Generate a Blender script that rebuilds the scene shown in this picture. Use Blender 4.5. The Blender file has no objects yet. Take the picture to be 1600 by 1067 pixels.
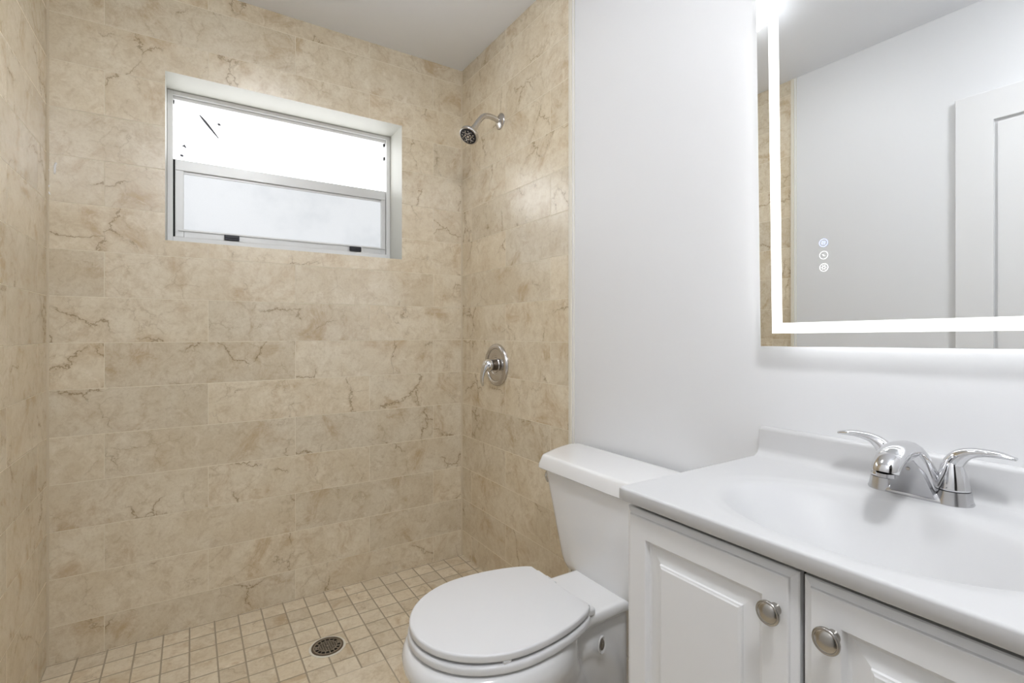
import bpy, bmesh, math, random
from mathutils import Vector, Matrix
from math import sin, cos, pi, radians, sqrt

S = bpy.context.scene
COL = S.collection

# ---------------------------------------------------------------- camera
cam_d = bpy.data.cameras.new('camera')
cam_d.sensor_width = 36.0
cam_d.lens = 780 / 1600 * 36.0
cam_d.shift_y = -14.5 / 1600
cam_d.clip_start = 0.02
cam = bpy.data.objects.new('camera', cam_d)
COL.objects.link(cam)
cam.location = (0, 0, 1.081)
cam.rotation_euler = (radians(90), 0, radians(-32.77))
S.camera = cam

# ---------------------------------------------------------------- world, exposure, light levels
w = bpy.data.worlds.new('world')
S.world = w
w.use_nodes = True
w.node_tree.nodes['Background'].inputs[0].default_value = (0.75, 0.85, 1.0, 1)
w.node_tree.nodes['Background'].inputs[1].default_value = 0.10
S.view_settings.view_transform = 'Standard'
S.view_settings.look = 'None'
S.view_settings.exposure = 0.16
S.view_settings.gamma = 1.0
S.view_settings.use_curve_mapping = False
CEILING_LAMP = 21.0      # lamp over the shower side
FILL_LAMP = 86.0         # fill lamp added at the door end, out of view, to even the light
MIRROR_FRONT = 1.35
MIRROR_BACK = 6.5
DAYLIGHT = 2.9

# ---------------------------------------------------------------- room dimensions
XL, XR, YB, YF, ZC = -0.3965, 1.124, 2.2, -0.35, 2.365
TILE_EDGE = 1.367          # where the shower tile ends on both side walls
ROW, ROW0 = 0.156, 0.1092  # height of a tile course, top of the cut bottom course
ZS = -0.012                # shower floor

# ---------------------------------------------------------------- node helpers
class NT:
    def __init__(s, name):
        s.m = bpy.data.materials.new(name)
        s.m.use_nodes = True
        s.t = s.m.node_tree
        s.b = s.t.nodes['Principled BSDF']
        s.out = s.t.nodes['Material Output']
    def n(s, typ, **kw):
        x = s.t.nodes.new(typ)
        for k, v in kw.items():
            setattr(x, k, v)
        return x
    def link(s, a, b):
        s.t.links.new(a, b)
    def put(s, sock, v):
        if hasattr(v, 'is_output') or isinstance(v, bpy.types.NodeSocket):
            s.link(v, sock)
        else:
            sock.default_value = v
    def math(s, op, a, b=None, c=None, clamp=False):
        x = s.n('ShaderNodeMath', operation=op)
        x.use_clamp = clamp
        s.put(x.inputs[0], a)
        if b is not None: s.put(x.inputs[1], b)
        if c is not None: s.put(x.inputs[2], c)
        return x.outputs[0]
    def smooth(s, v, lo, hi):
        x = s.n('ShaderNodeMapRange', interpolation_type='SMOOTHSTEP')
        s.put(x.inputs[0], v); x.inputs[1].default_value = lo; x.inputs[2].default_value = hi
        x.inputs[3].default_value = 0.0; x.inputs[4].default_value = 1.0
        return x.outputs[0]
    def mix(s, f, a, b, mode='MIX'):
        x = s.n('ShaderNodeMix', data_type='RGBA', blend_type=mode)
        s.put(x.inputs[0], f)
        s.put(x.inputs[6], a if hasattr(a, 'name') else (*a, 1))
        s.put(x.inputs[7], b if hasattr(b, 'name') else (*b, 1))
        return x.outputs[2]
    def noise(s, vec, scale, detail=2.0, rough=0.5, dist=0.0, color=False):
        x = s.n('ShaderNodeTexNoise')
        if vec is not None: s.link(vec, x.inputs['Vector'])
        x.inputs['Scale'].default_value = scale; x.inputs['Detail'].default_value = detail
        x.inputs['Roughness'].default_value = rough; x.inputs['Distortion'].default_value = dist
        return x.outputs['Color' if color else 'Fac']
    def coord(s):
        return s.n('ShaderNodeTexCoord').outputs['Object']
    def bump(s, h, strength, dist=0.001):
        x = s.n('ShaderNodeBump')
        x.inputs['Strength'].default_value = strength; x.inputs['Distance'].default_value = dist
        s.link(h, x.inputs['Height'])
        s.link(x.outputs[0], s.b.inputs['Normal'])

def plain(name, col, rough=0.5, metal=0.0, spec=0.5, coat=0.0, bump=None, vary=0.0):
    k = NT(name)
    k.b.inputs['Base Color'].default_value = (*col, 1)
    k.b.inputs['Roughness'].default_value = rough
    k.b.inputs['Metallic'].default_value = metal
    k.b.inputs['Specular IOR Level'].default_value = spec
    k.b.inputs['Coat Weight'].default_value = coat
    k.b.inputs['Coat Roughness'].default_value = 0.05
    if bump or vary:
        c = k.coord()
        if vary:
            n = k.noise(c, 5.0, 4.0, 0.6)
            k.link(k.mix(n, [x * (1 - vary) for x in col], [min(1, x * (1 + vary)) for x in col]), k.b.inputs['Base Color'])
        if bump:
            k.bump(k.noise(c, bump[0], 3.0), bump[1], bump[2])
    return k.m

def glow(name, col, strength):
    k = NT(name)
    k.b.inputs['Base Color'].default_value = (0.8, 0.8, 0.8, 1)
    k.b.inputs['Roughness'].default_value = 0.35
    k.b.inputs['Emission Color'].default_value = (*col, 1)
    k.b.inputs['Emission Strength'].default_value = strength
    return k.m

def stone_tiles(name, ua, va, pu, pv, u0, v0, half=0.0, grout=0.0024, light=(0.80, 0.715, 0.560),
                dark=(0.72, 0.620, 0.455), blot=(0.53, 0.41, 0.255), gcol=(0.76, 0.68, 0.53), rough=0.24,
                vein=0.75, seed=0.0, shade_spread=0.12, spec=0.5, vs=5.5, ior=1.80):
    """Cut stone in courses: u0 is a joint of the even courses, half the shift of the odd ones."""
    k = NT(name)
    co = k.coord()
    sep = k.n('ShaderNodeSeparateXYZ'); k.link(co, sep.inputs[0])
    U, V = sep.outputs[ua], sep.outputs[va]
    rv = k.math('DIVIDE', k.math('SUBTRACT', V, v0), pv)
    row = k.math('FLOOR', rv)
    fv = k.math('SUBTRACT', rv, row)
    par = k.math('FLOORED_MODULO', row, 2.0)
    ru = k.math('DIVIDE', k.math('SUBTRACT', k.math('SUBTRACT', U, u0), k.math('MULTIPLY', par, half)), pu)
    colm = k.math('FLOOR', ru)
    fu = k.math('SUBTRACT', ru, colm)
    def edge(f, p):
        return k.math('MULTIPLY', k.math('MINIMUM', f, k.math('SUBTRACT', 1.0, f)), p)
    d = k.math('MINIMUM', edge(fu, pu), edge(fv, pv))
    jit = k.math('MULTIPLY', k.math('SUBTRACT', k.noise(co, 40.0, 2.0), 0.5), 0.0012)
    d = k.math('ADD', d, jit)
    gm = k.math('SUBTRACT', 1.0, k.smooth(d, grout * 0.30, grout * 0.62))
    idv = k.n('ShaderNodeCombineXYZ'); k.link(colm, idv.inputs[0]); k.link(row, idv.inputs[1]); idv.inputs[2].default_value = seed + 0.37
    wn = k.n('ShaderNodeTexWhiteNoise', noise_dimensions='3D'); k.link(idv.outputs[0], wn.inputs['Vector'])
    off = k.n('ShaderNodeVectorMath', operation='SCALE'); k.link(wn.outputs['Color'], off.inputs[0]); off.inputs['Scale'].default_value = 37.0
    pv3 = k.n('ShaderNodeVectorMath', operation='ADD'); k.link(co, pv3.inputs[0]); k.link(off.outputs[0], pv3.inputs[1])
    P = pv3.outputs[0]
    big = k.smooth(k.noise(P, 5.0, 6.0, 0.65, 0.5), 0.36, 0.66)
    base = k.mix(big, light, dark)
    mott = k.math('MULTIPLY', k.smooth(k.noise(P, 24.0, 8.0, 0.78, 0.6), 0.44, 0.68), 0.50)
    base = k.mix(mott, base, blot)
    blm = k.math('MULTIPLY', k.smooth(k.noise(P, 6.5, 8.0, 0.70, 0.7), 0.51, 0.70), 0.72)
    base = k.mix(blm, base, [x * y for x, y in zip(blot, (0.95, 0.86, 0.74))])
    fine = k.noise(P, 110.0, 5.0, 0.8)
    base = k.mix(k.math('MULTIPLY', k.smooth(fine, 0.42, 0.70), 0.30), base, blot)
    pale = k.math('MULTIPLY', k.smooth(k.noise(P, 13.0, 7.0, 0.72, 1.5), 0.54, 0.68), 0.45)
    base = k.mix(pale, base, (0.88, 0.80, 0.66))
    # crack-like veins: edges of a warped cell pattern, broken up by a mask
    def veins(base, scale, amp, nscale, wid, lo, hi, strength, col, halo):
        wr = k.n('ShaderNodeVectorMath', operation='SCALE'); k.link(k.noise(P, nscale, 5.0, 0.68, color=True), wr.inputs[0]); wr.inputs['Scale'].default_value = amp
        wp = k.n('ShaderNodeVectorMath', operation='ADD'); k.link(P, wp.inputs[0]); k.link(wr.outputs[0], wp.inputs[1])
        vo = k.n('ShaderNodeTexVoronoi', feature='DISTANCE_TO_EDGE'); k.link(wp.outputs[0], vo.inputs['Vector']); vo.inputs['Scale'].default_value = scale
        line = k.math('SUBTRACT', 1.0, k.smooth(vo.outputs['Distance'], wid * 0.2, wid))
        soft = k.math('SUBTRACT', 1.0, k.smooth(vo.outputs['Distance'], 0.0, wid * 5))
        msk = k.smooth(k.noise(P, scale * 0.9, 3.0, 0.6), lo, hi)
        base = k.mix(k.math('MULTIPLY', k.math('MULTIPLY', soft, msk), halo), base, blot)
        return k.mix(k.math('MULTIPLY', k.math('MULTIPLY', line, msk), strength), base, col)
    base = veins(base, vs * 1.9, 0.07, 14.0, 0.026, 0.50, 0.62, vein * 0.50, (0.44, 0.335, 0.20), 0.14)
    base = veins(base, vs * 0.75, 0.13, 8.0, 0.012, 0.51, 0.60, vein * 0.9, (0.27, 0.19, 0.10), 0.40)
    wnv = k.math('MULTIPLY_ADD', wn.outputs['Value'], shade_spread, 1.0 - shade_spread * 0.5)
    hs = k.n('ShaderNodeHueSaturation'); k.link(base, hs.inputs['Color']); k.link(wnv, hs.inputs['Value'])
    col = k.mix(gm, hs.outputs[0], gcol)
    k.link(col, k.b.inputs['Base Color'])
    k.link(k.math('ADD', k.math('MULTIPLY', gm, 0.5), k.math('MULTIPLY_ADD', fine, 0.12, rough - 0.05)), k.b.inputs['Roughness'])
    k.b.inputs['Specular IOR Level'].default_value = spec
    k.b.inputs['IOR'].default_value = ior
    h = k.math('ADD', k.math('MULTIPLY', gm, -1.0), k.math('MULTIPLY', k.noise(P, 14.0, 3.0), 0.35))
    k.bump(h, 0.55, 0.0012)
    return k.m

M = {}
M['paint'] = plain('white_wall_paint', (0.80, 0.805, 0.815), 0.42, spec=0.38, bump=(230.0, 0.10, 0.0008))
M['hall_paint'] = plain('hall_wall_paint', (0.42, 0.42, 0.41), 0.5)
M['hall_floor'] = plain('hall_floor_boards', (0.20, 0.15, 0.10), 0.4, vary=0.15)
M['ceiling'] = plain('ceiling_paint', (0.91, 0.93, 0.97), 0.6, bump=(200.0, 0.08, 0.0008))
M['back_tile'] = stone_tiles('cream_stone_wall_tile', 0, 2, 0.61, ROW, -0.249, ROW0 - ROW, 0.305, seed=1.0)
M['side_tile'] = stone_tiles('cream_stone_side_tile', 1, 2, 0.62, ROW, 1.482, ROW0 - ROW, 0.314, seed=5.0)
M['left_tile'] = stone_tiles('cream_stone_left_tile', 1, 2, 0.62, ROW, 1.466, ROW0 - ROW, 0.31, seed=9.0)
M['mosaic'] = stone_tiles('cream_stone_floor_tile', 0, 1, 0.0788, 0.0813, -0.3186, 2.193, 0.0, grout=0.0052, gcol=(0.42, 0.35, 0.25),
                          light=(0.82, 0.73, 0.575), dark=(0.73, 0.63, 0.47), vein=0.35, seed=3.0, rough=0.42, spec=0.4, vs=7.0, ior=1.5)
M['floor_tile'] = stone_tiles('cream_stone_large_floor_tile', 0, 1, 0.305, 0.305, 0.542, 1.615, 0.0, grout=0.004, gcol=(0.45, 0.38, 0.28),
                              light=(0.83, 0.745, 0.60), dark=(0.75, 0.655, 0.50), vein=0.35, seed=4.0, rough=0.40, spec=0.4, ior=1.5)
M['reveal'] = plain('window_recess_paint', (0.62, 0.615, 0.565), 0.5, vary=0.06, bump=(25.0, 0.2, 0.002))
M['cream_trim'] = plain('cream_tile_edge', (0.78, 0.74, 0.64), 0.4, vary=0.05)
M['white_trim'] = plain('white_trim_paint', (0.84, 0.84, 0.83), 0.35)
M['caulk'] = plain('caulk', (0.62, 0.53, 0.39), 0.5, vary=0.08)
M['door'] = plain('white_door_paint', (0.80, 0.80, 0.80), 0.35)
M['alu'] = plain('dull_white_aluminium', (0.70, 0.70, 0.69), 0.38, metal=0.25, vary=0.08)
M['alu_light'] = plain('pale_aluminium', (0.80, 0.80, 0.79), 0.45, metal=0.1, vary=0.06)
M['black'] = plain('black_plastic', (0.012, 0.012, 0.018), 0.4)
M['black_strip'] = plain('matte_black_strip', (0.01, 0.01, 0.01), 0.8)
M['porcelain'] = plain('white_porcelain', (0.86, 0.86, 0.86), 0.10, spec=0.5, coat=0.3)
M['seat'] = plain('white_seat_plastic', (0.76, 0.76, 0.765), 0.28, spec=0.45)
M['counter'] = plain('white_cultured_marble', (0.61, 0.61, 0.612), 0.40, spec=0.45)
M['cabinet'] = plain('white_cabinet_foil', (0.83, 0.83, 0.83), 0.33, spec=0.45)
M['gap_shade'] = plain('painted_gap_shade', (0.015, 0.015, 0.014), 0.8)
M['chrome'] = plain('chrome', (0.70, 0.70, 0.71), 0.06, metal=1.0)
M['chrome_worn'] = plain('worn_chrome', (0.60, 0.58, 0.57), 0.20, metal=1.0, vary=0.10)
M['chrome_dull'] = plain('water_spotted_chrome', (0.58, 0.58, 0.59), 0.22, metal=1.0, bump=(120.0, 0.12, 0.0006), vary=0.08)
M['nickel'] = plain('brushed_nickel', (0.42, 0.40, 0.37), 0.24, metal=1.0, vary=0.06)
M['dark_metal'] = plain('tarnished_steel', (0.16, 0.13, 0.10), 0.35, metal=0.8, vary=0.4)
M['steel'] = plain('steel', (0.42, 0.38, 0.33), 0.3, metal=1.0, vary=0.15)
M['black_disc'] = plain('drain_hole_shade', (0.012, 0.010, 0.008), 0.9)
M['mirror'] = plain('mirror_silver', (0.89, 0.90, 0.895), 0.006, metal=1.0)
M['mirror_back'] = plain('mirror_housing', (0.55, 0.55, 0.55), 0.5)
M['led_front'] = glow('mirror_light_band', (1.0, 1.0, 0.995), MIRROR_FRONT)
M['led_back'] = glow('mirror_back_light', (0.97, 0.98, 1.0), MIRROR_BACK)
M['led_blue'] = glow('blue_touch_light', (0.30, 0.42, 1.0), 0.75)
M['led_white'] = glow('white_touch_light', (1.0, 1.0, 1.0), 0.60)
M['lamp'] = glow('lamp_diffuser', (0.965, 0.985, 1.02), CEILING_LAMP)
M['lamp_fill'] = glow('fill_lamp_diffuser', (0.965, 0.985, 1.02), FILL_LAMP)
M['smear'] = plain('white_paint_smear', (0.86, 0.86, 0.86), 0.5)
M['twig'] = plain('dark_twig', (0.10, 0.10, 0.11), 0.8)

def frosted(name, strength, smudge):
    """Obscure glass lit through by the day outside."""
    k = NT(name)
    co = k.coord()
    n = k.smooth(k.noise(co, 3.4, 4.0, 0.6), 0.42, 0.72)
    g = k.noise(co, 190.0, 3.0, 0.6)
    f = k.math('MULTIPLY', n, smudge)
    c = k.mix(f, (0.955, 0.975, 1.0), (0.62, 0.66, 0.70))
    c = k.mix(k.math('MULTIPLY', g, 0.16 * (1 if smudge else 0)), c, (0.6, 0.64, 0.68))
    k.link(c, k.b.inputs['Emission Color'])
    k.b.inputs['Emission Strength'].default_value = strength
    k.b.inputs['Base Color'].default_value = (0.16, 0.17, 0.18, 1)
    k.b.inputs['Roughness'].default_value = 0.35
    return k.m
M['pane_top'] = frosted('frosted_glass_upper', DAYLIGHT, 0.0)
M['pane_low'] = frosted('frosted_glass_lower', 0.65, 0.50)

# ---------------------------------------------------------------- mesh helpers
def new_obj(name, bm, mats, parent=None, smooth=None, loc=None):
    bmesh.ops.recalc_face_normals(bm, faces=bm.faces)
    me = bpy.data.meshes.new(name)
    bm.to_mesh(me); bm.free()
    for m in (mats if isinstance(mats, (list, tuple)) else [mats]):
        me.materials.append(M[m])
    o = bpy.data.objects.new(name, me)
    COL.objects.link(o)
    if parent: o.parent = parent
    if loc: o.location = loc
    if smooth is not None:
        me.shade_smooth() if smooth >= 180 else me.shade_smooth()
        if smooth < 180:
            me.set_sharp_from_angle(angle=radians(smooth))
    return o

def thing(name, label, cat, loc=(0, 0, 0), group=None):
    o = bpy.data.objects.new(name, None)
    o.empty_display_size = 0.05
    COL.objects.link(o)
    o.location = loc
    o['label'] = label; o['category'] = cat
    if group: o['group'] = group
    return o

def struct(o):
    o['kind'] = 'structure'
    return o

def box(bm, x0, x1, y0, y1, z0, z1, bev=0.0, seg=2, mi=0):
    r = bmesh.ops.create_cube(bm, size=1.0)
    vs = r['verts']
    for v in vs:
        v.co = Vector(((x0 + x1) / 2 + v.co.x * (x1 - x0), (y0 + y1) / 2 + v.co.y * (y1 - y0), (z0 + z1) / 2 + v.co.z * (z1 - z0)))
    fs = {f for v in vs for f in v.link_faces}
    for f in fs: f.material_index = mi
    if bev:
        es = list({e for v in vs for e in v.link_edges})
        bmesh.ops.bevel(bm, geom=es, offset=bev, segments=seg, affect='EDGES', profile=0.5)

def loft(bm, rings, cap0=True, cap1=True, closed=True, mi=0):
    R = [[bm.verts.new(p) for p in r] for r in rings]
    n = len(R[0])
    for a, b in zip(R[:-1], R[1:]):
        for i in range(n if closed else n - 1):
            j = (i + 1) % n
            f = bm.faces.new((a[i], a[j], b[j], b[i])); f.material_index = mi
    if cap0: bm.faces.new(R[0][::-1]).material_index = mi
    if cap1: bm.faces.new(R[-1]).material_index = mi
    return R

def lathe(bm, prof, origin, axis, seg=40, cap0=True, cap1=True, mi=0, sx=1.0, sy=1.0):
    """prof: (radius, height along axis)."""
    a = Vector(axis).normalized()
    q = Vector((0, 0, 1)).rotation_difference(a)
    o = Vector(origin)
    rings = []
    for r, h in prof:
        rings.append([o + q @ Vector((sx * r * cos(2 * pi * i / seg), sy * r * sin(2 * pi * i / seg), h)) for i in range(seg)])
    return loft(bm, rings, cap0, cap1, mi=mi)

def sweep(bm, pts, radii, seg=16, up=(0, 0, 1), cap=True, mi=0):
    """Tube along pts; radii entries r or (r_side, r_up)."""
    P = [Vector(p) for p in pts]
    rings = []
    upv = Vector(up)
    for i, p in enumerate(P):
        t = (P[min(i + 1, len(P) - 1)] - P[max(i - 1, 0)]).normalized()
        s = t.cross(upv)
        if s.length < 1e-4: s = t.cross(Vector((1, 0, 0)))
        s.normalize(); n = s.cross(t).normalized()
        r = radii[i]; rs, ru = (r if isinstance(r, (tuple, list)) else (r, r))
        rings.append([p + s * rs * cos(2 * pi * k / seg) + n * ru * sin(2 * pi * k / seg) for k in range(seg)])
    return loft(bm, rings, cap, cap, mi=mi)

def spline(pts, n):
    """Catmull-Rom through pts, n samples."""
    P = [Vector(p) for p in pts]
    P = [2 * P[0] - P[1]] + P + [2 * P[-1] - P[-2]]
    out = []
    m = len(P) - 3
    for i in range(n):
        u = i / (n - 1) * m
        k = min(int(u), m - 1); t = u - k
        a, b, c, d = P[k:k + 4]
        out.append(0.5 * ((2 * b) + (c - a) * t + (2 * a - 5 * b + 4 * c - d) * t * t + (3 * b - a - 3 * c + d) * t ** 3))
    return out

def lerp_list(vals, n):
    out = []
    for i in range(n):
        u = i / (n - 1) * (len(vals) - 1)
        k = min(int(u), len(vals) - 2); t = u - k
        out.append(vals[k] * (1 - t) + vals[k + 1] * t)
    return out

# ================================================================ ROOM SHELL
def quad_box(name, x0, x1, y0, y1, z0, z1, mat):
    bm = bmesh.new(); box(bm, x0, x1, y0, y1, z0, z1)
    return struct(new_obj(name, bm, mat))

quad_box('floor', XL - 0.1, XR + 0.1, YF - 0.1, 1.615, -0.06, 0.0, 'floor_tile')
quad_box('floor_shower', XL - 0.1, XR + 0.1, 1.615, YB + 0.1, -0.072, ZS, 'mosaic')
quad_box('ceiling', XL - 0.1, XR + 0.1, YF - 0.1, YB + 0.1, ZC, ZC + 0.08, 'ceiling')
quad_box('wall_right', XR, XR + 0.1, YF - 0.1, TILE_EDGE, -0.06, ZC, 'paint')
quad_box('wall_shower_right', XR, XR + 0.1, TILE_EDGE, YB, -0.06, ZC, 'side_tile')
quad_box('wall_left', XL - 0.1, XL, YF - 0.1, TILE_EDGE, -0.06, ZC, 'paint')
wall_sl = quad_box('wall_shower_left', XL - 0.1, XL, TILE_EDGE, YB, -0.06, ZC, 'left_tile')
# unseen doorway and unlit hall added behind the camera, giving the chrome dark reflections
OX0, OX1, OZ = -0.335, 0.435, 2.05
bm = bmesh.new()
box(bm, XL - 0.1, OX0, YF - 0.1, YF, -0.06, ZC)
box(bm, OX1, XR + 0.1, YF - 0.1, YF, -0.06, ZC)
box(bm, OX0, OX1, YF - 0.1, YF, OZ, ZC)
struct(new_obj('wall_front', bm, 'paint'))
bm = bmesh.new()
box(bm, OX0 - 0.058, OX0, YF, YF + 0.014, 0, OZ + 0.06, 0.003)
box(bm, OX1, OX1 + 0.06, YF, YF + 0.014, 0, OZ + 0.06, 0.003)
box(bm, OX0, OX1, YF, YF + 0.014, OZ, OZ + 0.06, 0.003)
struct(new_obj('trim_5', bm, 'white_trim'))
HX0, HX1, HY = -1.3, 1.5, -1.75
bm = bmesh.new()
box(bm, HX0 - 0.1, HX1 + 0.1, HY - 0.1, HY, -0.06, ZC)
box(bm, HX0 - 0.1, HX0, HY, YF - 0.1, -0.06, ZC)
box(bm, HX1, HX1 + 0.1, HY, YF - 0.1, -0.06, ZC)
box(bm, HX0, XL - 0.1, YF - 0.1, YF, -0.06, ZC)
box(bm, XR + 0.1, HX1, YF - 0.1, YF, -0.06, ZC)
struct(new_obj('wall_hall', bm, 'hall_paint'))
quad_box('floor_hall', HX0, HX1, HY, YF - 0.1, -0.06, 0.0, 'hall_floor')
quad_box('ceiling_hall', HX0, HX1, HY, YF - 0.1, ZC, ZC + 0.08, 'ceiling')

# back wall with the window opening
WX0, WX1, WZ0, WZ1 = -0.0777, 0.8154, 1.415, 2.028
WY = 2.358                                     # plane of the window frame
bm = bmesh.new()
xs = [XL - 0.1, WX0, WX1, XR + 0.1]; zs = [-0.08, WZ0, WZ1, ZC]
YO = YB + 0.25
def q(bm, pts, mi=0):
    f = bm.faces.new([bm.verts.new(p) for p in pts]); f.material_index = mi
for i in range(3):
    for j in range(3):
        if i == 1 and j == 1: continue
        q(bm, [(xs[i], YB, zs[j]), (xs[i + 1], YB, zs[j]), (xs[i + 1], YB, zs[j + 1]), (xs[i], YB, zs[j + 1])])
        q(bm, [(xs[i], YO, zs[j]), (xs[i], YO, zs[j + 1]), (xs[i + 1], YO, zs[j + 1]), (xs[i + 1], YO, zs[j])])
for a, b in (((WX0, WZ0), (WX1, WZ0)), ((WX1, WZ0), (WX1, WZ1)), ((WX1, WZ1), (WX0, WZ1)), ((WX0, WZ1), (WX0, WZ0))):
    q(bm, [(a[0], YB, a[1]), (b[0], YB, b[1]), (b[0], YO, b[1]), (a[0], YO, a[1])], 1)
for a, b in (((xs[0], zs[0]), (xs[3], zs[0])), ((xs[3], zs[0]), (xs[3], zs[3])), ((xs[3], zs[3]), (xs[0], zs[3])), ((xs[0], zs[3]), (xs[0], zs[0]))):
    q(bm, [(a[0], YB, a[1]), (a[0], YO, a[1]), (b[0], YO, b[1]), (b[0], YB, b[1])], 0)
bmesh.ops.remove_doubles(bm, verts=bm.verts, dist=1e-5)
wall_back = struct(new_obj('wall_back', bm, ['back_tile', 'reveal']))

# white paint smears left on the tile by the left corner
def smear(parent, pts, wdt, axis):
    bm = bmesh.new()
    sweep(bm, spline(pts, 10), [(wdt * k, 0.0006) for k in (0.5, 0.9, 1.0, 0.8, 1.0, 1.1, 0.9, 1.0, 0.8, 0.4)], 8, up=axis)
    new_obj('paint_smear', bm, 'smear', parent, 180)
def bw(px, py):      # point of the back wall seen at a pixel of the photograph
    u = (px - 800) / 780; th = radians(32.77)
    dx, dy = sin(th) + u * cos(th), cos(th) - u * sin(th)
    t = YB / dy
    return (dx * t, YB - 0.0004, 1.081 + (519 - py) * t / 780)
smear(wall_back, [bw(88, 254), bw(86, 259), bw(85.5, 272)], 0.0034, (0, 1, 0))
smear(wall_back, [bw(73.5, 262), bw(76.5, 266)], 0.0018, (0, 1, 0))
smear(wall_back, [bw(77, 289), bw(74, 296), bw(78.5, 304)], 0.0022, (0, 1, 0))
smear(wall_sl, [(XL + 0.0004, 2.118, 2.190), (XL + 0.0004, 2.128, 2.162)], 0.004, (1, 0, 0))

# tile edges: a cream strip and a white bead where the tile stops
bm = bmesh.new()
box(bm, XR - 0.009, XR, TILE_EDGE - 0.015, TILE_EDGE, 0, ZC, 0.002, 2, 0)
box(bm, XR - 0.005, XR, TILE_EDGE - 0.026, TILE_EDGE - 0.015, 0, ZC, 0.002, 2, 1)
struct(new_obj('trim_1', bm, ['cream_trim', 'white_trim']))
bm = bmesh.new()
box(bm, XL, XL + 0.009, TILE_EDGE - 0.015, TILE_EDGE, 0, ZC, 0.002, 2, 0)
box(bm, XL, XL + 0.005, TILE_EDGE - 0.026, TILE_EDGE - 0.015, 0, ZC, 0.002, 2, 1)
struct(new_obj('trim_2', bm, ['cream_trim', 'white_trim']))
# caulk beads in the two inside corners
for i, (x, s) in enumerate(((XL, 1), (XR, -1))):
    bm = bmesh.new()
    loft(bm, [[(x, YB - 0.006, z), (x + s * 0.002, YB - 0.003, z), (x + s * 0.006, YB, z), (x, YB, z)] for z in (ZS, ZC)])
    struct(new_obj('trim_%d' % (3 + i), bm, 'caulk'))
# skirting along the painted walls
bm = bmesh.new(); box(bm, XR - 0.012, XR, 0.68, TILE_EDGE - 0.03, 0, 0.09, 0.003)
struct(new_obj('baseboard_right', bm, 'white_trim'))

# door standing open against the left wall (seen in the mirror)
DY0, DY1, DZ1, DX = -0.047, 0.715, 2.000, XL + 0.020
door = thing('door_1', 'white panelled door open against the left wall, seen in the mirror', 'door', (XL + 0.02, 0.36, 0.008))
del door['label']; del door['category']; struct(door)
def local(root, bm):
    bmesh.ops.translate(bm, verts=bm.verts, vec=-Vector(root.location))
    return bm
bm = bmesh.new()
def rect_loops(bm, y0, y1, z0, z1, loops, sgn):
    """nested rectangles (inset, x) facing sgn*X."""
    rings = [[(x, y0 + i, z0 + i), (x, y1 - i, z0 + i), (x, y1 - i, z1 - i), (x, y0 + i, z1 - i)] for i, x in loops]
    loft(bm, rings)
rect_loops(bm, DY0, DY1, 0.008, DZ1, [(0, XL + 0.004), (0, DX - 0.002), (0.002, DX), (0.113, DX), (0.1135, DX - 0.0130), (0.1235, DX - 0.0130), (0.1240, DX - 0.0050), (0.130, DX - 0.0045)], 1)
new_obj('door_slab', local(door, bm), 'door', door)
for z in (0.25, 1.05, 1.80):
    bm = bmesh.new(); lathe(bm, [(0.006, -0.04), (0.006, 0.04)], (XL + 0.006, DY0 - 0.0065, z), (0, 0, 1), 12)
    new_obj('hinge', local(door, bm), 'nickel', door, 30)

# ================================================================ WINDOW
win = bpy.data.objects.new('window_1', None); COL.objects.link(win); struct(win)
win.location = ((WX0 + WX1) / 2, WY, WZ0)
e = 0.0006
x0, x1, z0, z1 = WX0 + e, WX1 - e, WZ0 + e, WZ1 - e
FJ, FH, FS = 0.019, 0.030, 0.040               # jamb, head and sill widths
bm = bmesh.new()
box(bm, x0, x0 + FJ, WY, WY + 0.07, z0, z1, 0.0015)
box(bm, x1 - FJ, x1, WY, WY + 0.07, z0, z1, 0.0015)
box(bm, x0 + FJ, x1 - FJ, WY, WY + 0.07, z1 - FH * 0.55, z1, 0.0015)
box(bm, x0 + FJ, x1 - FJ, WY + 0.012, WY + 0.07, z1 - FH, z1 - FH * 0.55, 0.0015)
box(bm, x0 + FJ, x1 - FJ, WY - 0.004, WY + 0.07, z0, z0 + FS, 0.0015)
box(bm, x0, x1, WY - 0.020, WY + 0.0, z0, z0 + 0.020, 0.002)
new_obj('window_frame', local(win, bm), 'alu_light', win)
SZ0, SZ1 = z0 + FS + 0.001, 1.762               # lower sash
sx0, sx1 = x0 + FJ + 0.0065, x1 - FJ - 0.002
bm = bmesh.new()
box(bm, x0 + FJ, x1 - FJ, WY + 0.050, WY + 0.054, SZ1 - 0.03, z1 - FH)
new_obj('upper_pane', local(win, bm), 'pane_top', win)
sash = bpy.data.objects.new('sash', None); COL.objects.link(sash); sash.parent = win
def addw(bm, name, mat, parent=None, smooth=None):
    return new_obj(name, local(win, bm), mat, parent or win, smooth)
bm = bmesh.new()
sy0, sy1 = WY + 0.008, WY + 0.034
box(bm, sx0, sx1, sy0, sy1, SZ1 - 0.042, SZ1, 0.0015)
box(bm, sx0 + 0.028, sx1 - 0.02, sy0 + 0.010, sy1, SZ1 - 0.052, SZ1 - 0.042, 0.001)
box(bm, sx0, sx0 + 0.029, sy0, sy1, SZ0, SZ1 - 0.042, 0.0015)
box(bm, sx1 - 0.020, sx1, sy0, sy1, SZ0, SZ1 - 0.042, 0.0015)
box(bm, sx0 + 0.029, sx1 - 0.020, sy0, sy1, SZ0, SZ0 + 0.030, 0.0015)
box(bm, sx0 + 0.010, sx1 - 0.003, sy0 - 0.006, sy0, SZ0 + 0.024, SZ0 + 0.031, 0.001)
addw(bm, 'sash_frame', 'alu', sash)
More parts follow.
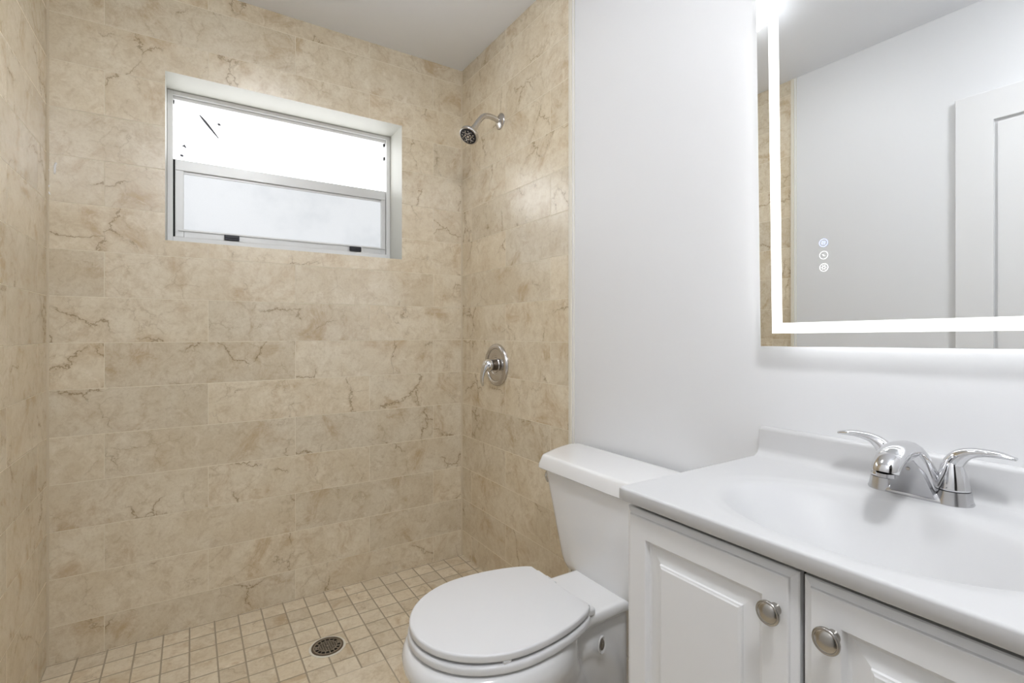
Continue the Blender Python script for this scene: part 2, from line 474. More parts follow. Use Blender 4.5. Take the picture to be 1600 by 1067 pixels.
bm = bmesh.new(); box(bm, sx0 + 0.027, sx1 - 0.018, sy0 + 0.014, sy0 + 0.018, SZ0 + 0.028, SZ1 - 0.050)
addw(bm, 'pane', 'pane_low', sash)
for fx in (0.247, 0.812):
    cx = x0 + fx * (x1 - x0)
    bm = bmesh.new()
    box(bm, cx - 0.027, cx + 0.027, sy0 - 0.014, sy0 - 0.0062, SZ0 + 0.002, SZ0 + 0.024, 0.002)
    box(bm, cx - 0.024, cx + 0.024, sy0 - 0.017, sy0 - 0.014, SZ0 + 0.010, SZ0 + 0.014, 0.001)
    addw(bm, 'latch', 'black', sash)
bm = bmesh.new(); box(bm, x0 + FJ, sx0 - 0.0002, sy0 + 0.003, sy1, SZ0 - 0.001, SZ1)  # black strip, painting the dark gap left of the sash
addw(bm, 'black_strip', 'black_strip')
bm = bmesh.new()
box(bm, x0 + FJ, x0 + FJ + 0.004, sy0 + 0.014, sy1, z1 - FH - 0.012, z1 - FH)
box(bm, x1 - FJ - 0.006, x1 - FJ, sy0 + 0.014, sy1, z1 - FH - 0.012, z1 - FH)
box(bm, x1 - FJ - 0.005, x1 - FJ, sy0 + 0.014, sy1, z1 - FH - 0.078, z1 - FH - 0.064)
addw(bm, 'track_stop', 'black_strip')
# twig and specks lying against the upper pane
yt = WY + 0.0445
bm = bmesh.new(); sweep(bm, spline([(0.030, yt, 1.968), (0.055, yt, 1.938), (0.098, yt, 1.885)], 8), [0.0020, .0036, .0046, .0052, .0050, .0044, .0034, .0020], 8, up=(0, 1, 0))
addw(bm, 'twig', 'twig', None, 180)
for (x, z, a) in ((0.099, 1.945, 0.2), (-0.022, 1.828, -0.6), (-0.030, 1.792, 0.3)):
    bm = bmesh.new(); sweep(bm, [(x - 0.006, yt, z), (x, yt, z - 0.006 * a), (x + 0.006, yt, z - 0.004)], [0.0024, 0.0056, 0.0028], 6, up=(0, 1, 0))
    addw(bm, 'speck', 'twig', None, 180)

# ================================================================ CEILING LAMP (seen in the mirror) and the added fill lamp (unseen)
def ceiling_lamp(x, y, mat, label):
    lamp = thing('ceiling_light', label, 'lamp', (x, y, ZC), group='round flush ceiling lights')
    bm = bmesh.new(); lathe(bm, [(0.105, -0.0004), (0.135, -0.0004), (0.135, -0.014), (0.127, -0.018)], (0, 0, 0), (0, 0, 1), 64)
    new_obj('lamp_base', bm, 'white_trim', lamp, 40)
    bm = bmesh.new(); lathe(bm, [(0.126, -0.0185), (0.125, -0.034), (0.118, -0.044), (0.100, -0.050), (0.06, -0.053), (0.004, -0.054)], (0, 0, 0), (0, 0, 1), 64)
    new_obj('lamp_diffuser', bm, mat, lamp, 60)
ceiling_lamp(0.325, 1.21, 'lamp', 'round white ceiling light whose edge shows mirrored in the top corner of the mirror')
ceiling_lamp(0.20, -0.14, 'lamp_fill', 'added fill light on the ceiling at the door end, out of view')

# ================================================================ TOILET
TY = 1.02
toilet = thing('toilet', 'white two-piece toilet with closed lid between shower and vanity', 'toilet', (0.75, TY, 0))
tl = lambda bm: local(toilet, bm)

def egg(xf, xm, xb, wid, z, n=64, ef=2.0, eb=2.0, cut=None):
    """closed outline: front tip xf, widest at xm, back tip xb."""
    pts = []
    for i in range(n):
        a = 2 * pi * i / n
        c, s = cos(a), sin(a)
        ex = ef if c > 0 else eb
        cc = math.copysign(abs(c) ** (2 / ex), c); ss = math.copysign(abs(s) ** (2 / ex), s)
        x = xm - cc * (xm - xf) if c > 0 else xm - cc * (xb - xm)
        pts.append((x, TY + ss * wid, z))
    if cut is not None:
        pts = [(min(x, cut), y, zz) for x, y, zz in pts]
    return pts

# bowl, deck and pedestal as one fused body
bm = bmesh.new()
loft(bm, [egg(*a) for a in (
    (0.600, 0.78, 1.020, 0.100, 0.0), (0.600, 0.78, 1.020, 0.100, 0.025), (0.612, 0.78, 1.005, 0.088, 0.045),
    (0.602, 0.77, 0.960, 0.080, 0.13), (0.560, 0.73, 0.89, 0.092, 0.19), (0.485, 0.67, 0.845, 0.128, 0.245),
    (0.420, 0.62, 0.825, 0.164, 0.295), (0.391, 0.605, 0.815, 0.181, 0.335), (0.387, 0.60, 0.810, 0.183, 0.355), (0.392, 0.60, 0.805, 0.179, 0.373), (0.402, 0.60, 0.80, 0.171, 0.384))])
DC = 1.030                                      # deck centre line
def deck_ring(z, g):
    P = [(0.66, 0.150), (0.74, 0.138), (0.79, 0.116), (0.84, 0.1055), (0.92, 0.104), (1.07, 0.104)]
    up = [(x, DC + h - g, z) for x, h in P]
    return up + [(1.085, DC + 0.09, z), (1.085, DC - 0.09, z)] + [(x, DC - h + g, z) for x, h in reversed(P)]
loft(bm, [deck_ring(0.325, 0.055), deck_ring(0.342, 0.022), deck_ring(0.356, 0.004), deck_ring(0.366, 0.0), deck_ring(0.380, 0.0), deck_ring(0.386, 0.005)])
box(bm, 0.70, 1.00, TY - 0.062, TY + 0.062, 0.0, 0.345, 0.03, 4)
# trapway bulge
sweep(bm, spline([(0.66, TY, 0.16), (0.76, TY, 0.245), (0.86, TY, 0.275), (0.94, TY, 0.20), (0.95, TY, 0.04)], 24), [(0.071, 0.048)] * 24, 20)
bowl = new_obj('bowl', tl(bm), 'porcelain', toilet, 180)
rm = bowl.modifiers.new('fuse', 'REMESH'); rm.mode = 'VOXEL'; rm.voxel_size = 0.0055; rm.use_smooth_shade = True
sm = bowl.modifiers.new('soften', 'SMOOTH'); sm.factor = 0.5; sm.iterations = 10

def slab(outl, z0, z1, r, hole=None):
    """flat slab with a rounded rim from an outline function of (shrink, z)."""
    bm = bmesh.new()
    rings = []
    k = 5
    for i in range(k + 1):
        a = pi / 2 * i / k
        rings.append(outl(r * (1 - sin(a)), z0 + r * (1 - cos(a)) if i < k else z0 + r))
    for i in range(k + 1):
        a = pi / 2 * i / k
        rings.append(outl(r * (1 - cos(a)), z1 - r + r * sin(a)))
    if hole is None:
        loft(bm, rings)
    else:
        R = loft(bm, rings + [hole(z1), hole(z0)], False, False)
        n = len(R[0])
        for i in range(n):
            bm.faces.new((R[-1][i], R[-1][(i + 1) % n], R[0][(i + 1) % n], R[0][i]))
    return bm
def seat_out(g):
    return lambda s, z: egg(0.402 + s + g, 0.60, 0.889 - s, 0.174 - s - g, z, 72, cut=0.800 - s)
bm = slab(seat_out(0.0), 0.388, 0.407, 0.006, lambda z: egg(0.455, 0.60, 0.78, 0.115, z, 72))
new_obj('seat', tl(bm), 'seat', toilet, 50)
bm = slab(seat_out(0.003), 0.4125, 0.430, 0.0050)
new_obj('seat_lid', tl(bm), 'seat', toilet, 50)
for dx, dy in ((0.425, 0.0), (0.54, 0.150), (0.54, -0.150)):
    bm = bmesh.new(); box(bm, dx - 0.006, dx + 0.012, TY + dy - 0.012, TY + dy + 0.012, 0.4066, 0.4128, 0.001)
    new_obj('bumper', tl(bm), 'seat', toilet)
for s in (-1, 1):
    bm = bmesh.new()
    box(bm, 0.802, 0.838, TY + s * 0.078 - 0.022, TY + s * 0.078 + 0.022, 0.386, 0.404, 0.005, 3)
    lathe(bm, [(0.004, -0.026), (0.0075, -0.024), (0.0075, 0.024), (0.004, 0.026)], (0.808, TY + s * 0.080, 0.414), (0, 1, 0), 16)
    new_obj('hinge', tl(bm), 'seat', toilet, 40)

TK = 1.055                                      # tank centre line
def tank_ring(x0, x1, hf, hb, r, z, n=7):
    """outline narrower in front (half hf) than at the wall (half hb), corners rounded by r."""
    P = [Vector((x0, -hf)), Vector((x0, hf)), Vector((x0 + (x1 - x0) * 0.45, hf + (hb - hf) * 0.66)), Vector((x1 - 0.03, hb)), Vector((x1, hb - 0.012))]
    P = P + [Vector((x1, -hb + 0.012)), Vector((x1 - 0.03, -hb)), Vector((x0 + (x1 - x0) * 0.45, -hf - (hb - hf) * 0.66))]
    rad = [r, r, 0.03, 0.012, 0.006, 0.006, 0.012, 0.03]
    out = []
    m = len(P)
    for i in range(m):
        p, a, b = P[i], (P[i - 1] - P[i]), (P[(i + 1) % m] - P[i])
        d = min(rad[i], a.length * 0.45, b.length * 0.45)
        a, b = p + a.normalized() * d, p + b.normalized() * d
        for k in range(n + 1):
            t = k / n
            c = a * (1 - t) ** 2 + p * 2 * t * (1 - t) + b * t * t
            out.append((c.x, TK + c.y, z))
    return out
bm = bmesh.new()
loft(bm, [tank_ring(*a) for a in (
    (0.985, 1.070, 0.085, 0.120, 0.03, 0.3665), (0.962, 1.085, 0.112, 0.150, 0.035, 0.368), (0.950, 1.094, 0.130, 0.168, 0.035, 0.376), (0.946, 1.098, 0.141, 0.178, 0.034, 0.390),
    (0.943, 1.10, 0.147, 0.184, 0.032, 0.410), (0.936, 1.10, 0.159, 0.198, 0.030, 0.48), (0.928, 1.10, 0.172, 0.214, 0.027, 0.56), (0.920, 1.10, 0.186, 0.232, 0.024, 0.64), (0.918, 1.10, 0.189, 0.236, 0.023, 0.661))])
new_obj('tank', tl(bm), 'porcelain', toilet, 60)
bm = bmesh.new()
lr = lambda s_, z: tank_ring(0.903 + s_, 1.112 - s_ * 0.3, 0.204 - s_, 0.272 - s_, 0.016, z)
loft(bm, [lr(0.012, 0.6615), lr(0.003, 0.662), lr(0.0, 0.665), lr(0.001, 0.676), lr(0.006, 0.692), lr(0.008, 0.698), lr(0.0105, 0.7025), lr(0.0145, 0.7045), lr(0.020, 0.705)])
new_obj('tank_lid', tl(bm), 'porcelain', toilet, 40)
fl = bpy.data.objects.new('flush_lever', None); COL.objects.link(fl); fl.parent = toilet
bm = bmesh.new()
LYv = TK + 0.190
lathe(bm, [(0.011, -0.004), (0.011, 0.004), (0.006, 0.006), (0.006, 0.014)], (0.946, LYv, 0.640), (-0.35, 1, 0), 20)
sweep(bm, spline([(0.940, LYv + 0.012, 0.643), (0.938, LYv + 0.016, 0.630), (0.950, LYv + 0.022, 0.610)], 10), [(0.004, 0.005)] * 9 + [(0.003, 0.004)], 10)
new_obj('lever', tl(bm), 'chrome', fl, 40)
# recess with a bolt in the pedestal's side
bm = bmesh.new()
lathe(bm, [(0.028, 0.0), (0.026, 0.004), (0.019, 0.002), (0.015, -0.004)], (0.872, TY - 0.083, 0.293), (0.1, -1, 0.05), 28, sx=0.5, sy=0.8)
rec = new_obj('bolt_recess', tl(bm), 'porcelain', toilet, 50)
bm = bmesh.new()
lathe(bm, [(0.017, 0.0012), (0.0165, 0.0026), (0.008, 0.0028), (0.007, 0.0065), (0.001, 0.007)], (0.872, TY - 0.083, 0.293), (0.1, -1, 0.05), 24, sx=0.5, sy=0.8)
new_obj('bolt', tl(bm), 'steel', rec, 50)

# ================================================================ VANITY CABINET
VY0, VY1, VC = 0.0355, 0.6575, 0.3465
CX = 0.690                                     # face of the carcass, doors stand proud of it
cab = thing('vanity_cabinet', 'white two-door bathroom vanity cabinet under the sink', 'cabinet', (0.90, VC, 0))
cl = lambda bm: local(cab, bm)
bm = bmesh.new()
t = 0.016
box(bm, CX, XR - 0.002, VY1 - t, VY1, 0, 0.773, 0.001)
box(bm, CX, XR - 0.002, VY0, VY0 + t, 0, 0.773, 0.001)
box(bm, CX + 0.05, CX + 0.066, VY0 + t, VY1 - t, 0, 0.095)
box(bm, CX, XR - 0.002, VY0 + t, VY1 - t, 0.095, 0.111)
box(bm, CX + 0.012, CX + 0.012 + t, VY0 + t, VY1 - t, 0.735, 0.773)
box(bm, XR - 0.012, XR - 0.002, VY0 + t, VY1 - t, 0.111, 0.60)
new_obj('carcass', cl(bm), 'cabinet', cab)
bm = bmesh.new(); box(bm, CX + 0.004, CX + 0.010, VY0 + t, VY1 - t, 0.111, 0.772)  # black sheet behind the doors, painting the shade seen through their gaps
new_obj('gap_shade_sheet', cl(bm), 'gap_shade', cab)
F = CX - 0.020                                 # door face
def door(y0, y1, knob_y):
    d = bpy.data.objects.new('door', None); COL.objects.link(d); d.parent = cab
    bm = bmesh.new()
    zt, zb = 0.7635, 0.105
    rect_loops(bm, y0, y1, zb, zt, [(0, CX - 0.001), (0, F + 0.0090), (0.0015, F + 0.0075), (0.0100, F + 0.0040), (0.0112, F + 0.0006), (0.0125, F),
                                    (0.0470, F), (0.0480, F + 0.0008), (0.0510, F + 0.0085), (0.0560, F + 0.0090), (0.0780, F + 0.0050), (0.0790, F + 0.0016),
                                    (0.0815, F + 0.0010), (0.0835, F - 0.0004), (0.0850, F - 0.0004)], -1)
    new_obj('door_panel', cl(bm), 'cabinet', d)
    bm = bmesh.new()
    lathe(bm, [(0.008, 0.0), (0.0065, 0.004), (0.0055, 0.010), (0.0075, 0.014), (0.0135, 0.0155), (0.0160, 0.0175), (0.0165, 0.0195), (0.0158, 0.0212),
               (0.0142, 0.0218), (0.0132, 0.0214), (0.0118, 0.0228), (0.0080, 0.0246), (0.0040, 0.0254), (0.0006, 0.0256)], (F, knob_y, 0.7045), (-1, 0, 0), 40)
    new_obj('knob', cl(bm), 'nickel', d, 50)
door(VC + 0.003, VY1, 0.3775)
door(VY0, VC - 0.003, 0.3045)

# ================================================================ VANITY TOP with integral basin
TX0, TX1, TY0, TY1, TZ = 0.6575, XR - 0.0005, 0.031, 0.662, 0.800
top = thing('sink_counter', 'white one-piece sink top with oval basin and low backsplash', 'sink', (0.89, VC, 0.775))
vl = lambda bm: local(top, bm)
BX, BY, BRX, BRY, BD = 0.850, VC, 0.142, 0.215, 0.125
def topz(x, y):
    r2 = ((x - BX) / BRX) ** 2 + ((y - BY) / BRY) ** 2
    f = BD * (1 - r2 ** 0.85) if r2 < 4 else -0.4
    z = -0.5 * (f + sqrt(f * f + 0.012 ** 2))
    r = sqrt(r2)
    sh = max(0.0, min(1.0, (1.20 - r) / 0.12)) * max(0.0, min(1.0, (1.03 - x) / 0.04)); sh = sh * sh * (3 - 2 * sh)
    return TZ + z * 1.0 - 0.0020 * sh
bm = bmesh.new()
R = 0.0045
nx, ny = 96, 130
G = [[bm.verts.new((x, y, topz(x, y))) for y in [TY0 + R + (TY1 - TY0 - 2 * R) * j / ny for j in range(ny + 1)]] for x in [TX0 + R + (TX1 - TX0 - 2 * R) * i / nx for i in range(nx + 1)]]
for i in range(nx):
    for j in range(ny):
        bm.faces.new((G[i][j], G[i + 1][j], G[i + 1][j + 1], G[i][j + 1]))
ring = [G[i][0] for i in range(nx)] + [G[nx][j] for j in range(ny)] + [G[i][ny] for i in range(nx, 0, -1)] + [G[0][j] for j in range(ny, 0, -1)]
def outw(v):
    x = -1 if v.co.x < TX0 + R + 1e-5 else (1 if v.co.x > TX1 - R - 1e-5 else 0)
    y = -1 if v.co.y < TY0 + R + 1e-5 else (1 if v.co.y > TY1 - R - 1e-5 else 0)
    d = Vector((x, y, 0))
    return d * (1.0 if x * y == 0 else 0.78)
base = [v.co.copy() for v in ring]; dirs = [outw(v) for v in ring]
prev = ring
steps = [(R * sin(pi / 2 * k / 5), R * (1 - cos(pi / 2 * k / 5))) for k in range(1, 6)] + [(R, 0.0215), (R - 0.003, 0.0245), (R - 0.010, 0.0245)]
for o, dn in steps:
    cur = [bm.verts.new((b + d * o) + Vector((0, 0, -dn))) for b, d in zip(base, dirs)]
    for i in range(len(cur)):
        j = (i + 1) % len(cur)
        bm.faces.new((prev[i], prev[j], cur[j], cur[i]))
    prev = cur
new_obj('sink_top', vl(bm), 'counter', top, 60)
# backsplash with a cove at its foot
bm = bmesh.new()
prof = [(TX1, TZ - 0.004), (1.085, TZ - 0.004), (1.085, TZ - 0.0002), (1.0925, TZ + 0.0012), (1.0985, TZ + 0.005), (1.1022, TZ + 0.011), (1.104, TZ + 0.018), (1.1045, TZ + 0.056),
        (1.1055, TZ + 0.0605), (1.108, TZ + 0.0632), (1.112, TZ + 0.064), (TX1, TZ + 0.064)]
loft(bm, [[(x, y, z - dz * (z > TZ + 0.03)) for x, z in prof] for y, dz in ((TY0, 0.002), (TY0 + 0.002, 0.0), (TY1 - 0.003, 0.0), (TY1 - 0.0005, 0.0025))])
new_obj('backsplash', vl(bm), 'counter', top, 50)
bm = bmesh.new()
zb = topz(BX, BY)
lathe(bm, [(0.024, -0.004), (0.024, 0.001), (0.021, 0.003), (0.017, 0.002), (0.016, 0.004), (0.006, 0.007), (0.001, 0.007)], (BX, BY, zb), (0, 0, 1), 32)
new_obj('drain', vl(bm), 'chrome', top, 40)

# ================================================================ FAUCET
FX, FYc = 1.060, VC
fau = thing('faucet', 'chrome two-handle centerset faucet standing behind the oval basin', 'faucet', (FX, FYc, TZ))
def frame_ring(hw, hx, z, n=48, e=2.6, dx=0.0):
    p = []
    for i in range(n):
        a = 2 * pi * i / n
        c, s = cos(a), sin(a)
        p.append((dx + hx * math.copysign(abs(c) ** (2 / e), c), hw * math.copysign(abs(s) ** (2 / e), s), z))
    return p
z_f = topz(FX - 0.025, FYc) - TZ
# flared base: two end bosses joined by a bridge
bm = bmesh.new()
loft(bm, [frame_ring(0.0735, 0.0275, z_f - 0.001), frame_ring(0.0745, 0.0285, 0.001), frame_ring(0.0735, 0.0275, 0.004), frame_ring(0.0685, 0.0235, 0.011), frame_ring(0.065, 0.020, 0.014)])
for s in (-1, 1):
    lathe(bm, [(0.0275, -0.0005), (0.0270, 0.003), (0.0255, 0.010), (0.0240, 0.019), (0.0236, 0.0212), (0.015, 0.0216)], (0, s * 0.0465, 0), (0, 0, 1), 40)
base_o = new_obj('base_plate', bm, 'chrome_dull', fau, 45)
# handles: a bell with a long blade sweeping outward
for s in (-1, 1):
    h = bpy.data.objects.new('handle', None); COL.objects.link(h); h.parent = fau
    bm = bmesh.new()
    lathe(bm, [(0.0225, 0.0222), (0.0236, 0.0226), (0.0238, 0.0250), (0.0232, 0.0268), (0.0226, 0.0300), (0.0212, 0.0380), (0.0185, 0.0470), (0.0160, 0.0540), (0.0140, 0.0600), (0.0120, 0.0660), (0.0090, 0.0710), (0.0040, 0.0740), (0.0005, 0.0745)], (0, s * 0.0465, 0), (0, 0, 1), 40)
    new_obj('bell', bm, 'chrome', h, 180)
    bm = bmesh.new()
    pts = spline([(0.002, s * 0.040, 0.045), (0.001, s * 0.046, 0.062), (0, s * 0.055, 0.076), (-0.001, s * 0.069, 0.0855), (-0.002, s * 0.088, 0.0895), (-0.004, s * 0.106, 0.0900), (-0.006, s * 0.124, 0.0875)], 28)
    ws = lerp_list([0.0125, 0.0130, 0.0118, 0.0105, 0.0105, 0.0110, 0.0060], 28)
    hs = lerp_list([0.0130, 0.0140, 0.0125, 0.0085, 0.0062, 0.0052, 0.0026], 28)
    sweep(bm, pts, list(zip(ws, hs)), 20, up=(0, 0, 1))
    new_obj('lever', bm, 'chrome', h, 180)
# centre body: shoulders narrowing and leaning forward into the spout, a flat plate in front
bm = bmesh.new()
loft(bm, [frame_ring(*a[:3], dx=a[3]) for a in ((0.0370, 0.024, 0.010, 0.0), (0.0350, 0.026, 0.020, -0.003), (0.0315, 0.028, 0.036, -0.010), (0.0285, 0.030, 0.052, -0.020), (0.0260, 0.031, 0.066, -0.031), (0.0240, 0.030, 0.078, -0.042),
                                   (0.0205, 0.026, 0.089, -0.052), (0.0135, 0.018, 0.0965, -0.057), (0.004, 0.006, 0.0995, -0.058))])
new_obj('body', bm, 'chrome', fau, 180)
bm = bmesh.new()
fr = [(-0.0280, -0.0315, 0.006), (-0.0280, 0.0315, 0.006), (-0.0505, 0.0225, 0.048), (-0.0630, 0.0150, 0.069), (-0.0665, 0.0, 0.075), (-0.0630, -0.0150, 0.069), (-0.0505, -0.0225, 0.048)]
loft(bm, [fr, [(x + 0.012, y * 1.02, z) for x, y, z in fr]])
fp = new_obj('front_plate', bm, 'chrome_dull', fau, 20)
bm = bmesh.new(); lathe(bm, [(0.0028, -0.001), (0.0028, 0.0012), (0.0012, 0.0016)], (-0.0545, -0.004, 0.054), (-0.88, 0, -0.47), 14)
new_obj('screw', bm, 'steel', fp, 40)
bm = bmesh.new()
pts = spline([(-0.030, 0, 0.072), (-0.046, 0, 0.0815), (-0.068, 0, 0.0855), (-0.092, 0, 0.0845), (-0.114, 0, 0.0765), (-0.127, 0, 0.0645), (-0.1300, 0, 0.057)], 30)
ws = lerp_list([0.0195, 0.0220, 0.0225, 0.0220, 0.0210, 0.0195, 0.0180], 30)
hs = lerp_list([0.0150, 0.0155, 0.0150, 0.0150, 0.0155, 0.0155, 0.0150], 30)
sweep(bm, pts, list(zip(ws, hs)), 28, up=(0, 0, 1))
new_obj('spout', bm, 'chrome', fau, 60)
bm = bmesh.new(); lathe(bm, [(0.0125, 0.0), (0.0125, -0.006), (0.010, -0.0065), (0.009, -0.004)], (-0.1300, 0, 0.0570), (0.05, 0, 1), 28)
new_obj('aerator', bm, 'chrome_dull', fau, 40)

# ================================================================ LED MIRROR
MW, MH = 0.610, 0.808
mir = thing('led_mirror', 'rectangular frameless mirror with a lit white band, above the vanity', 'mirror', (1.088, 0.6476, 1.049))
mir.rotation_euler = (radians(-0.75), 0, 0)
# local axes: y runs from 0 (left edge) to -MW, z up, -x toward the room
bm = bmesh.new(); box(bm, 0.0, 0.005, -MW, 0, 0, MH, 0.0006, 1)
new_obj('mirror_glass', bm, 'mirror', mir)
HB = 0.045
bm = bmesh.new(); box(bm, 0.0052, 0.0350, -MW + HB, -HB, HB, MH - HB, 0.002)
new_obj('housing', bm, 'mirror_back', mir)
def frame_mesh(bm, y0, y1, z0, z1, wdt, xa, xb):
    loft(bm, [[(x, y0 + i, z0 + i), (x, y1 - i, z0 + i), (x, y1 - i, z1 - i), (x, y0 + i, z1 - i)] for x, i in ((xb, 0), (xa, 0), (xa, wdt), (xb, wdt), (xb, 0))], False, False)
    bmesh.ops.remove_doubles(bm, verts=bm.verts, dist=1e-6)
bm = bmesh.new(); frame_mesh(bm, -MW + 0.0275, -0.0275, 0.029, MH - 0.0275, 0.0225, -0.0006, -0.0001)
new_obj('light_band', bm, 'led_front', mir)
bm = bmesh.new(); frame_mesh(bm, -MW + HB - 0.003, -HB + 0.003, HB - 0.003, MH - HB + 0.003, 0.0025, 0.012, 0.030)
new_obj('back_light', bm, 'led_back', mir)
def ring_flat(bm, cy, cz, r0, r1, x, n=28):
    A = [[bm.verts.new((x, cy + r * cos(2 * pi * i / n), cz + r * sin(2 * pi * i / n))) for i in range(n)] for r in (r0, r1)]
    for i in range(n):
        j = (i + 1) % n
        bm.faces.new((A[0][i], A[0][j], A[1][j], A[1][i]))
for k, (mat, glyph) in enumerate((('led_blue', 'square'), ('led_white', 'flash'), ('led_white', 'sun'))):
    cy, cz = -0.137, 0.213 - 0.0252 * k
    bm = bmesh.new()
    x = -0.0004
    ring_flat(bm, cy, cz, 0.0072, 0.0086, x)
    if glyph == 'square':
        for i in range(4):
            a = i * pi / 2 + 0.15
            bm2 = [(0.0036, -0.0036), (0.0036, 0.0036), (0.0022, 0.0026), (0.0022, -0.0026)]
            bm.faces.new([bm.verts.new((x, cy + p * cos(a) - r * sin(a), cz + p * sin(a) + r * cos(a))) for p, r in bm2])
        bm.faces.new([bm.verts.new((x, cy + p, cz + r)) for p, r in ((-.001, -.001), (.001, -.001), (.001, .001), (-.001, .001))])
    elif glyph == 'flash':
        P = [(-0.004, -0.001), (0.0005, 0.0012), (0.0, -0.0004), (0.004, 0.0022), (-0.0002, -0.0008), (0.0002, 0.0)]
        bm.faces.new([bm.verts.new((x, cy + p, cz + r)) for p, r in ((-.0042, -.002), (0.0, 0.0), (-.0006, .0014), (.0042, .0022), (.0012, -.0004), (.0016, -.0016))])
    else:
        ring_flat(bm, cy, cz, 0.0022, 0.0034, x)
        for i in range(6):
            a = i * pi / 3
            bm.faces.new([bm.verts.new((x, cy + p * cos(a) - r * sin(a), cz + p * sin(a) + r * cos(a))) for p, r in ((.0040, -.0005), (.0056, -.0005), (.0056, .0005), (.0040, .0005))])
    b = new_obj('touch_button', bm, mat, mir)
    if k == 0: b['label'] = 'glowing blue touch button'

# ================================================================ SHOWER FITTINGS
sh = thing('shower_fixture', 'round worn chrome shower head on a bent wall arm', 'shower head', (XR, 1.838, 1.990))
bm = bmesh.new(); lathe(bm, [(0.0345, 0.0005), (0.0345, 0.002), (0.031, 0.005), (0.022, 0.009), (0.014, 0.0125), (0.0115, 0.0135)], (0, 0, 0), (-1, 0, 0), 40)
new_obj('flange', bm, 'chrome_worn', sh, 60)
bm = bmesh.new()
arm = spline([(-0.004, 0, 0), (-0.030, 0, 0.0065), (-0.058, 0, 0.0095), (-0.084, 0, 0.0015), (-0.106, 0, -0.022), (-0.128, 0, -0.056)], 28)
sweep(bm, arm, [0.0116] * 28, 20, up=(0, 1, 0))
new_obj('arm', bm, 'chrome_worn', sh, 60)
N = Vector((-0.58, -0.22, -0.78)).normalized()
p0 = Vector((-0.124, 0, -0.051)) 
bm = bmesh.new()
d1 = Vector((-0.58, 0, -0.8)).normalized()
lathe(bm, [(0.0125, 0.0), (0.0135, 0.002), (0.0135, 0.012), (0.0150, 0.013), (0.0155, 0.022), (0.0175, 0.024), (0.0175, 0.030), (0.012, 0.033)], p0, d1, 24)
new_obj('collar', bm, 'chrome_worn', sh, 40)
hb = p0 + d1 * 0.026
bm = bmesh.new()
lathe(bm, [(0.014, 0.0), (0.019, 0.004), (0.030, 0.012), (0.0385, 0.019), (0.0410, 0.024), (0.0415, 0.030), (0.0405, 0.035), (0.0375, 0.0375), (0.0350, 0.0368)], hb, N, 48)
head = new_obj('head', bm, 'chrome_worn', sh, 60)
bm = bmesh.new(); lathe(bm, [(0.0352, 0.0360), (0.0352, 0.0376), (0.030, 0.0386), (0.001, 0.0392)], hb, N, 40)
face = new_obj('spray_face', bm, 'black', sh, 40)
qN = Vector((0, 0, 1)).rotation_difference(N)
bm = bmesh.new()
for r, n, rr in ((0.0125, 6, 0.0040), (0.0255, 12, 0.0028)):
    for i in range(n):
        a = 2 * pi * (i + 0.5 * (n > 6)) / n
        c = hb + qN @ Vector((r * cos(a), r * sin(a), 0.0384))
        lathe(bm, [(rr, 0.0), (rr * 0.9, 0.0016), (rr * 0.4, 0.0024)], c, N, 10)
for i in range(6):
    a = 2 * pi * i / 6 + pi / 6
    c0 = hb + qN @ Vector((0.012 * cos(a), 0.012 * sin(a), 0.0386)); c1 = hb + qN @ Vector((0.0225 * cos(a), 0.0225 * sin(a), 0.0386))
    sweep(bm, [c0, c1], [0.0016, 0.0022], 8)
lathe(bm, [(0.006, 0.0386), (0.0055, 0.0402), (0.001, 0.0408)], hb, N, 16)
new_obj('nozzles', bm, 'chrome_worn', sh, 40)

va = thing('shower_valve', 'round chrome shower valve plate with single lever on tiled wall', 'shower valve', (XR, 1.864, 0.939))
bm = bmesh.new(); lathe(bm, [(0.0925, 0.0005), (0.0925, 0.004), (0.090, 0.010), (0.084, 0.0145), (0.078, 0.0160), (0.073, 0.0145), (0.0705, 0.0100)], (0, 0, 0), (-1, 0, 0), 64, cap1=False)
new_obj('escutcheon', bm, 'chrome_worn', va, 60)
bm = bmesh.new(); lathe(bm, [(0.0705, 0.008), (0.0700, 0.0102), (0.055, 0.0115), (0.042, 0.0120), (0.040, 0.0100), (0.034, 0.0098), (0.032, 0.013), (0.001, 0.013)], (0, 0, 0), (-1, 0, 0), 56)
new_obj('face_plate', bm, 'chrome_worn', va, 40)
bm = bmesh.new(); lathe(bm, [(0.024, 0.012), (0.0235, 0.030), (0.020, 0.031), (0.019, 0.042)], (0, 0, 0), (-1, 0, 0), 32)
new_obj('stem', bm, 'dark_metal', va, 40)
bm = bmesh.new()
lathe(bm, [(0.0250, 0.034), (0.0275, 0.036), (0.0278, 0.044), (0.0255, 0.054), (0.0210, 0.062), (0.014, 0.0675), (0.005, 0.0695), (0.0005, 0.070)], (0, 0, 0), (-1, 0, 0), 36)
pts = spline([(-0.044, 0, 0.006), (-0.058, 0, -0.004), (-0.069, 0.001, -0.024), (-0.075, 0.002, -0.047), (-0.075, 0.003, -0.070), (-0.071, 0.004, -0.088)], 24)
sweep(bm, pts, list(zip(lerp_list([0.022, 0.021, 0.016, 0.013, 0.012, 0.008], 24), lerp_list([0.020, 0.017, 0.010, 0.007, 0.006, 0.004], 24))), 18, up=(1, 0, 0))
new_obj('lever', bm, 'chrome', va, 180)

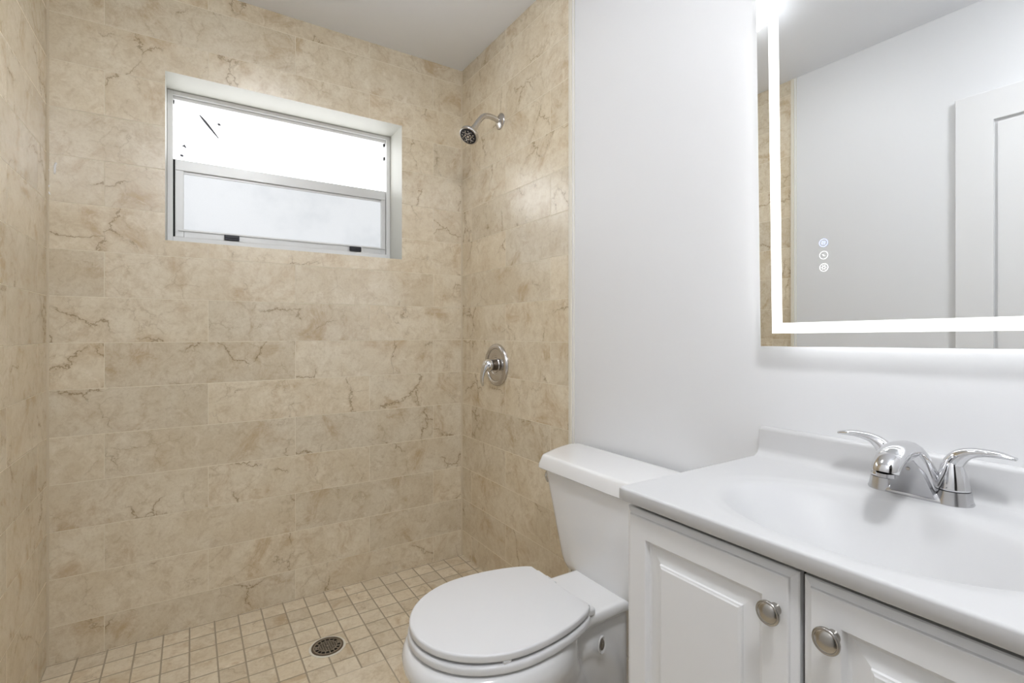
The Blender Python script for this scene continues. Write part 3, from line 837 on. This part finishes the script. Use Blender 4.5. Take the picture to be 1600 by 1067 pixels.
dr = thing('shower_drain', 'round dark metal drain grate set in the shower floor tiles', 'drain', (0.400, 1.806, ZS))
bm = bmesh.new(); lathe(bm, [(0.0605, 0.0003), (0.0600, 0.0016), (0.0535, 0.0022), (0.0525, 0.0003)], (0, 0, 0), (0, 0, 1), 56, cap0=False, cap1=False)
new_obj('grout_ring', bm, 'cream_trim', dr, 40)
bm = bmesh.new(); lathe(bm, [(0.0525, 0.0003), (0.0525, 0.0034), (0.0500, 0.0042), (0.0470, 0.0034), (0.0462, 0.0006)], (0, 0, 0), (0, 0, 1), 56, cap0=False, cap1=False)
new_obj('rim', bm, 'dark_metal', dr, 40)
bm = bmesh.new(); lathe(bm, [(0.0462, 0.0004), (0.0462, 0.0008), (0.001, 0.0008)], (0, 0, 0), (0, 0, 1), 40)  # flat black disc, the drain hole's shade put into its colour
new_obj('black_disc', bm, 'black_disc', dr)
bm = bmesh.new()
for r0, r1, zt in ((0.0425, 0.0468, 0.0030), (0.0285, 0.0315, 0.0034), (0.0, 0.004, 0.0034)):
    lathe(bm, [(max(r0, 0.0002), 0.0009), (max(r0, 0.0002), zt), (r1, zt), (r1, 0.0009)], (0, 0, 0), (0, 0, 1), 44, cap0=False, cap1=False)
for i in range(16):
    a = 2 * pi * i / 16
    sweep(bm, [(0.0305 * cos(a), 0.0305 * sin(a), 0.002), (0.0435 * cos(a), 0.0435 * sin(a), 0.002)], [(0.0018, 0.0012)] * 2, 8)
for i in range(-3, 4):
    x = i * 0.0075; L = sqrt(0.0295 ** 2 - x * x)
    sweep(bm, [(x, -L, 0.002), (x, L, 0.002)], [(0.0011, 0.0012)] * 2, 8)
    sweep(bm, [(-L, x, 0.002), (L, x, 0.002)], [(0.0011, 0.0012)] * 2, 8)
new_obj('grate', bm, 'steel', dr, 40)
for s in (-1, 1):
    bm = bmesh.new(); lathe(bm, [(0.0042, 0.003), (0.0040, 0.0044), (0.0015, 0.0052)], (s * 0.037, 0.004, 0), (0, 0, 1), 14)
    new_obj('screw', bm, 'steel', dr, 40)
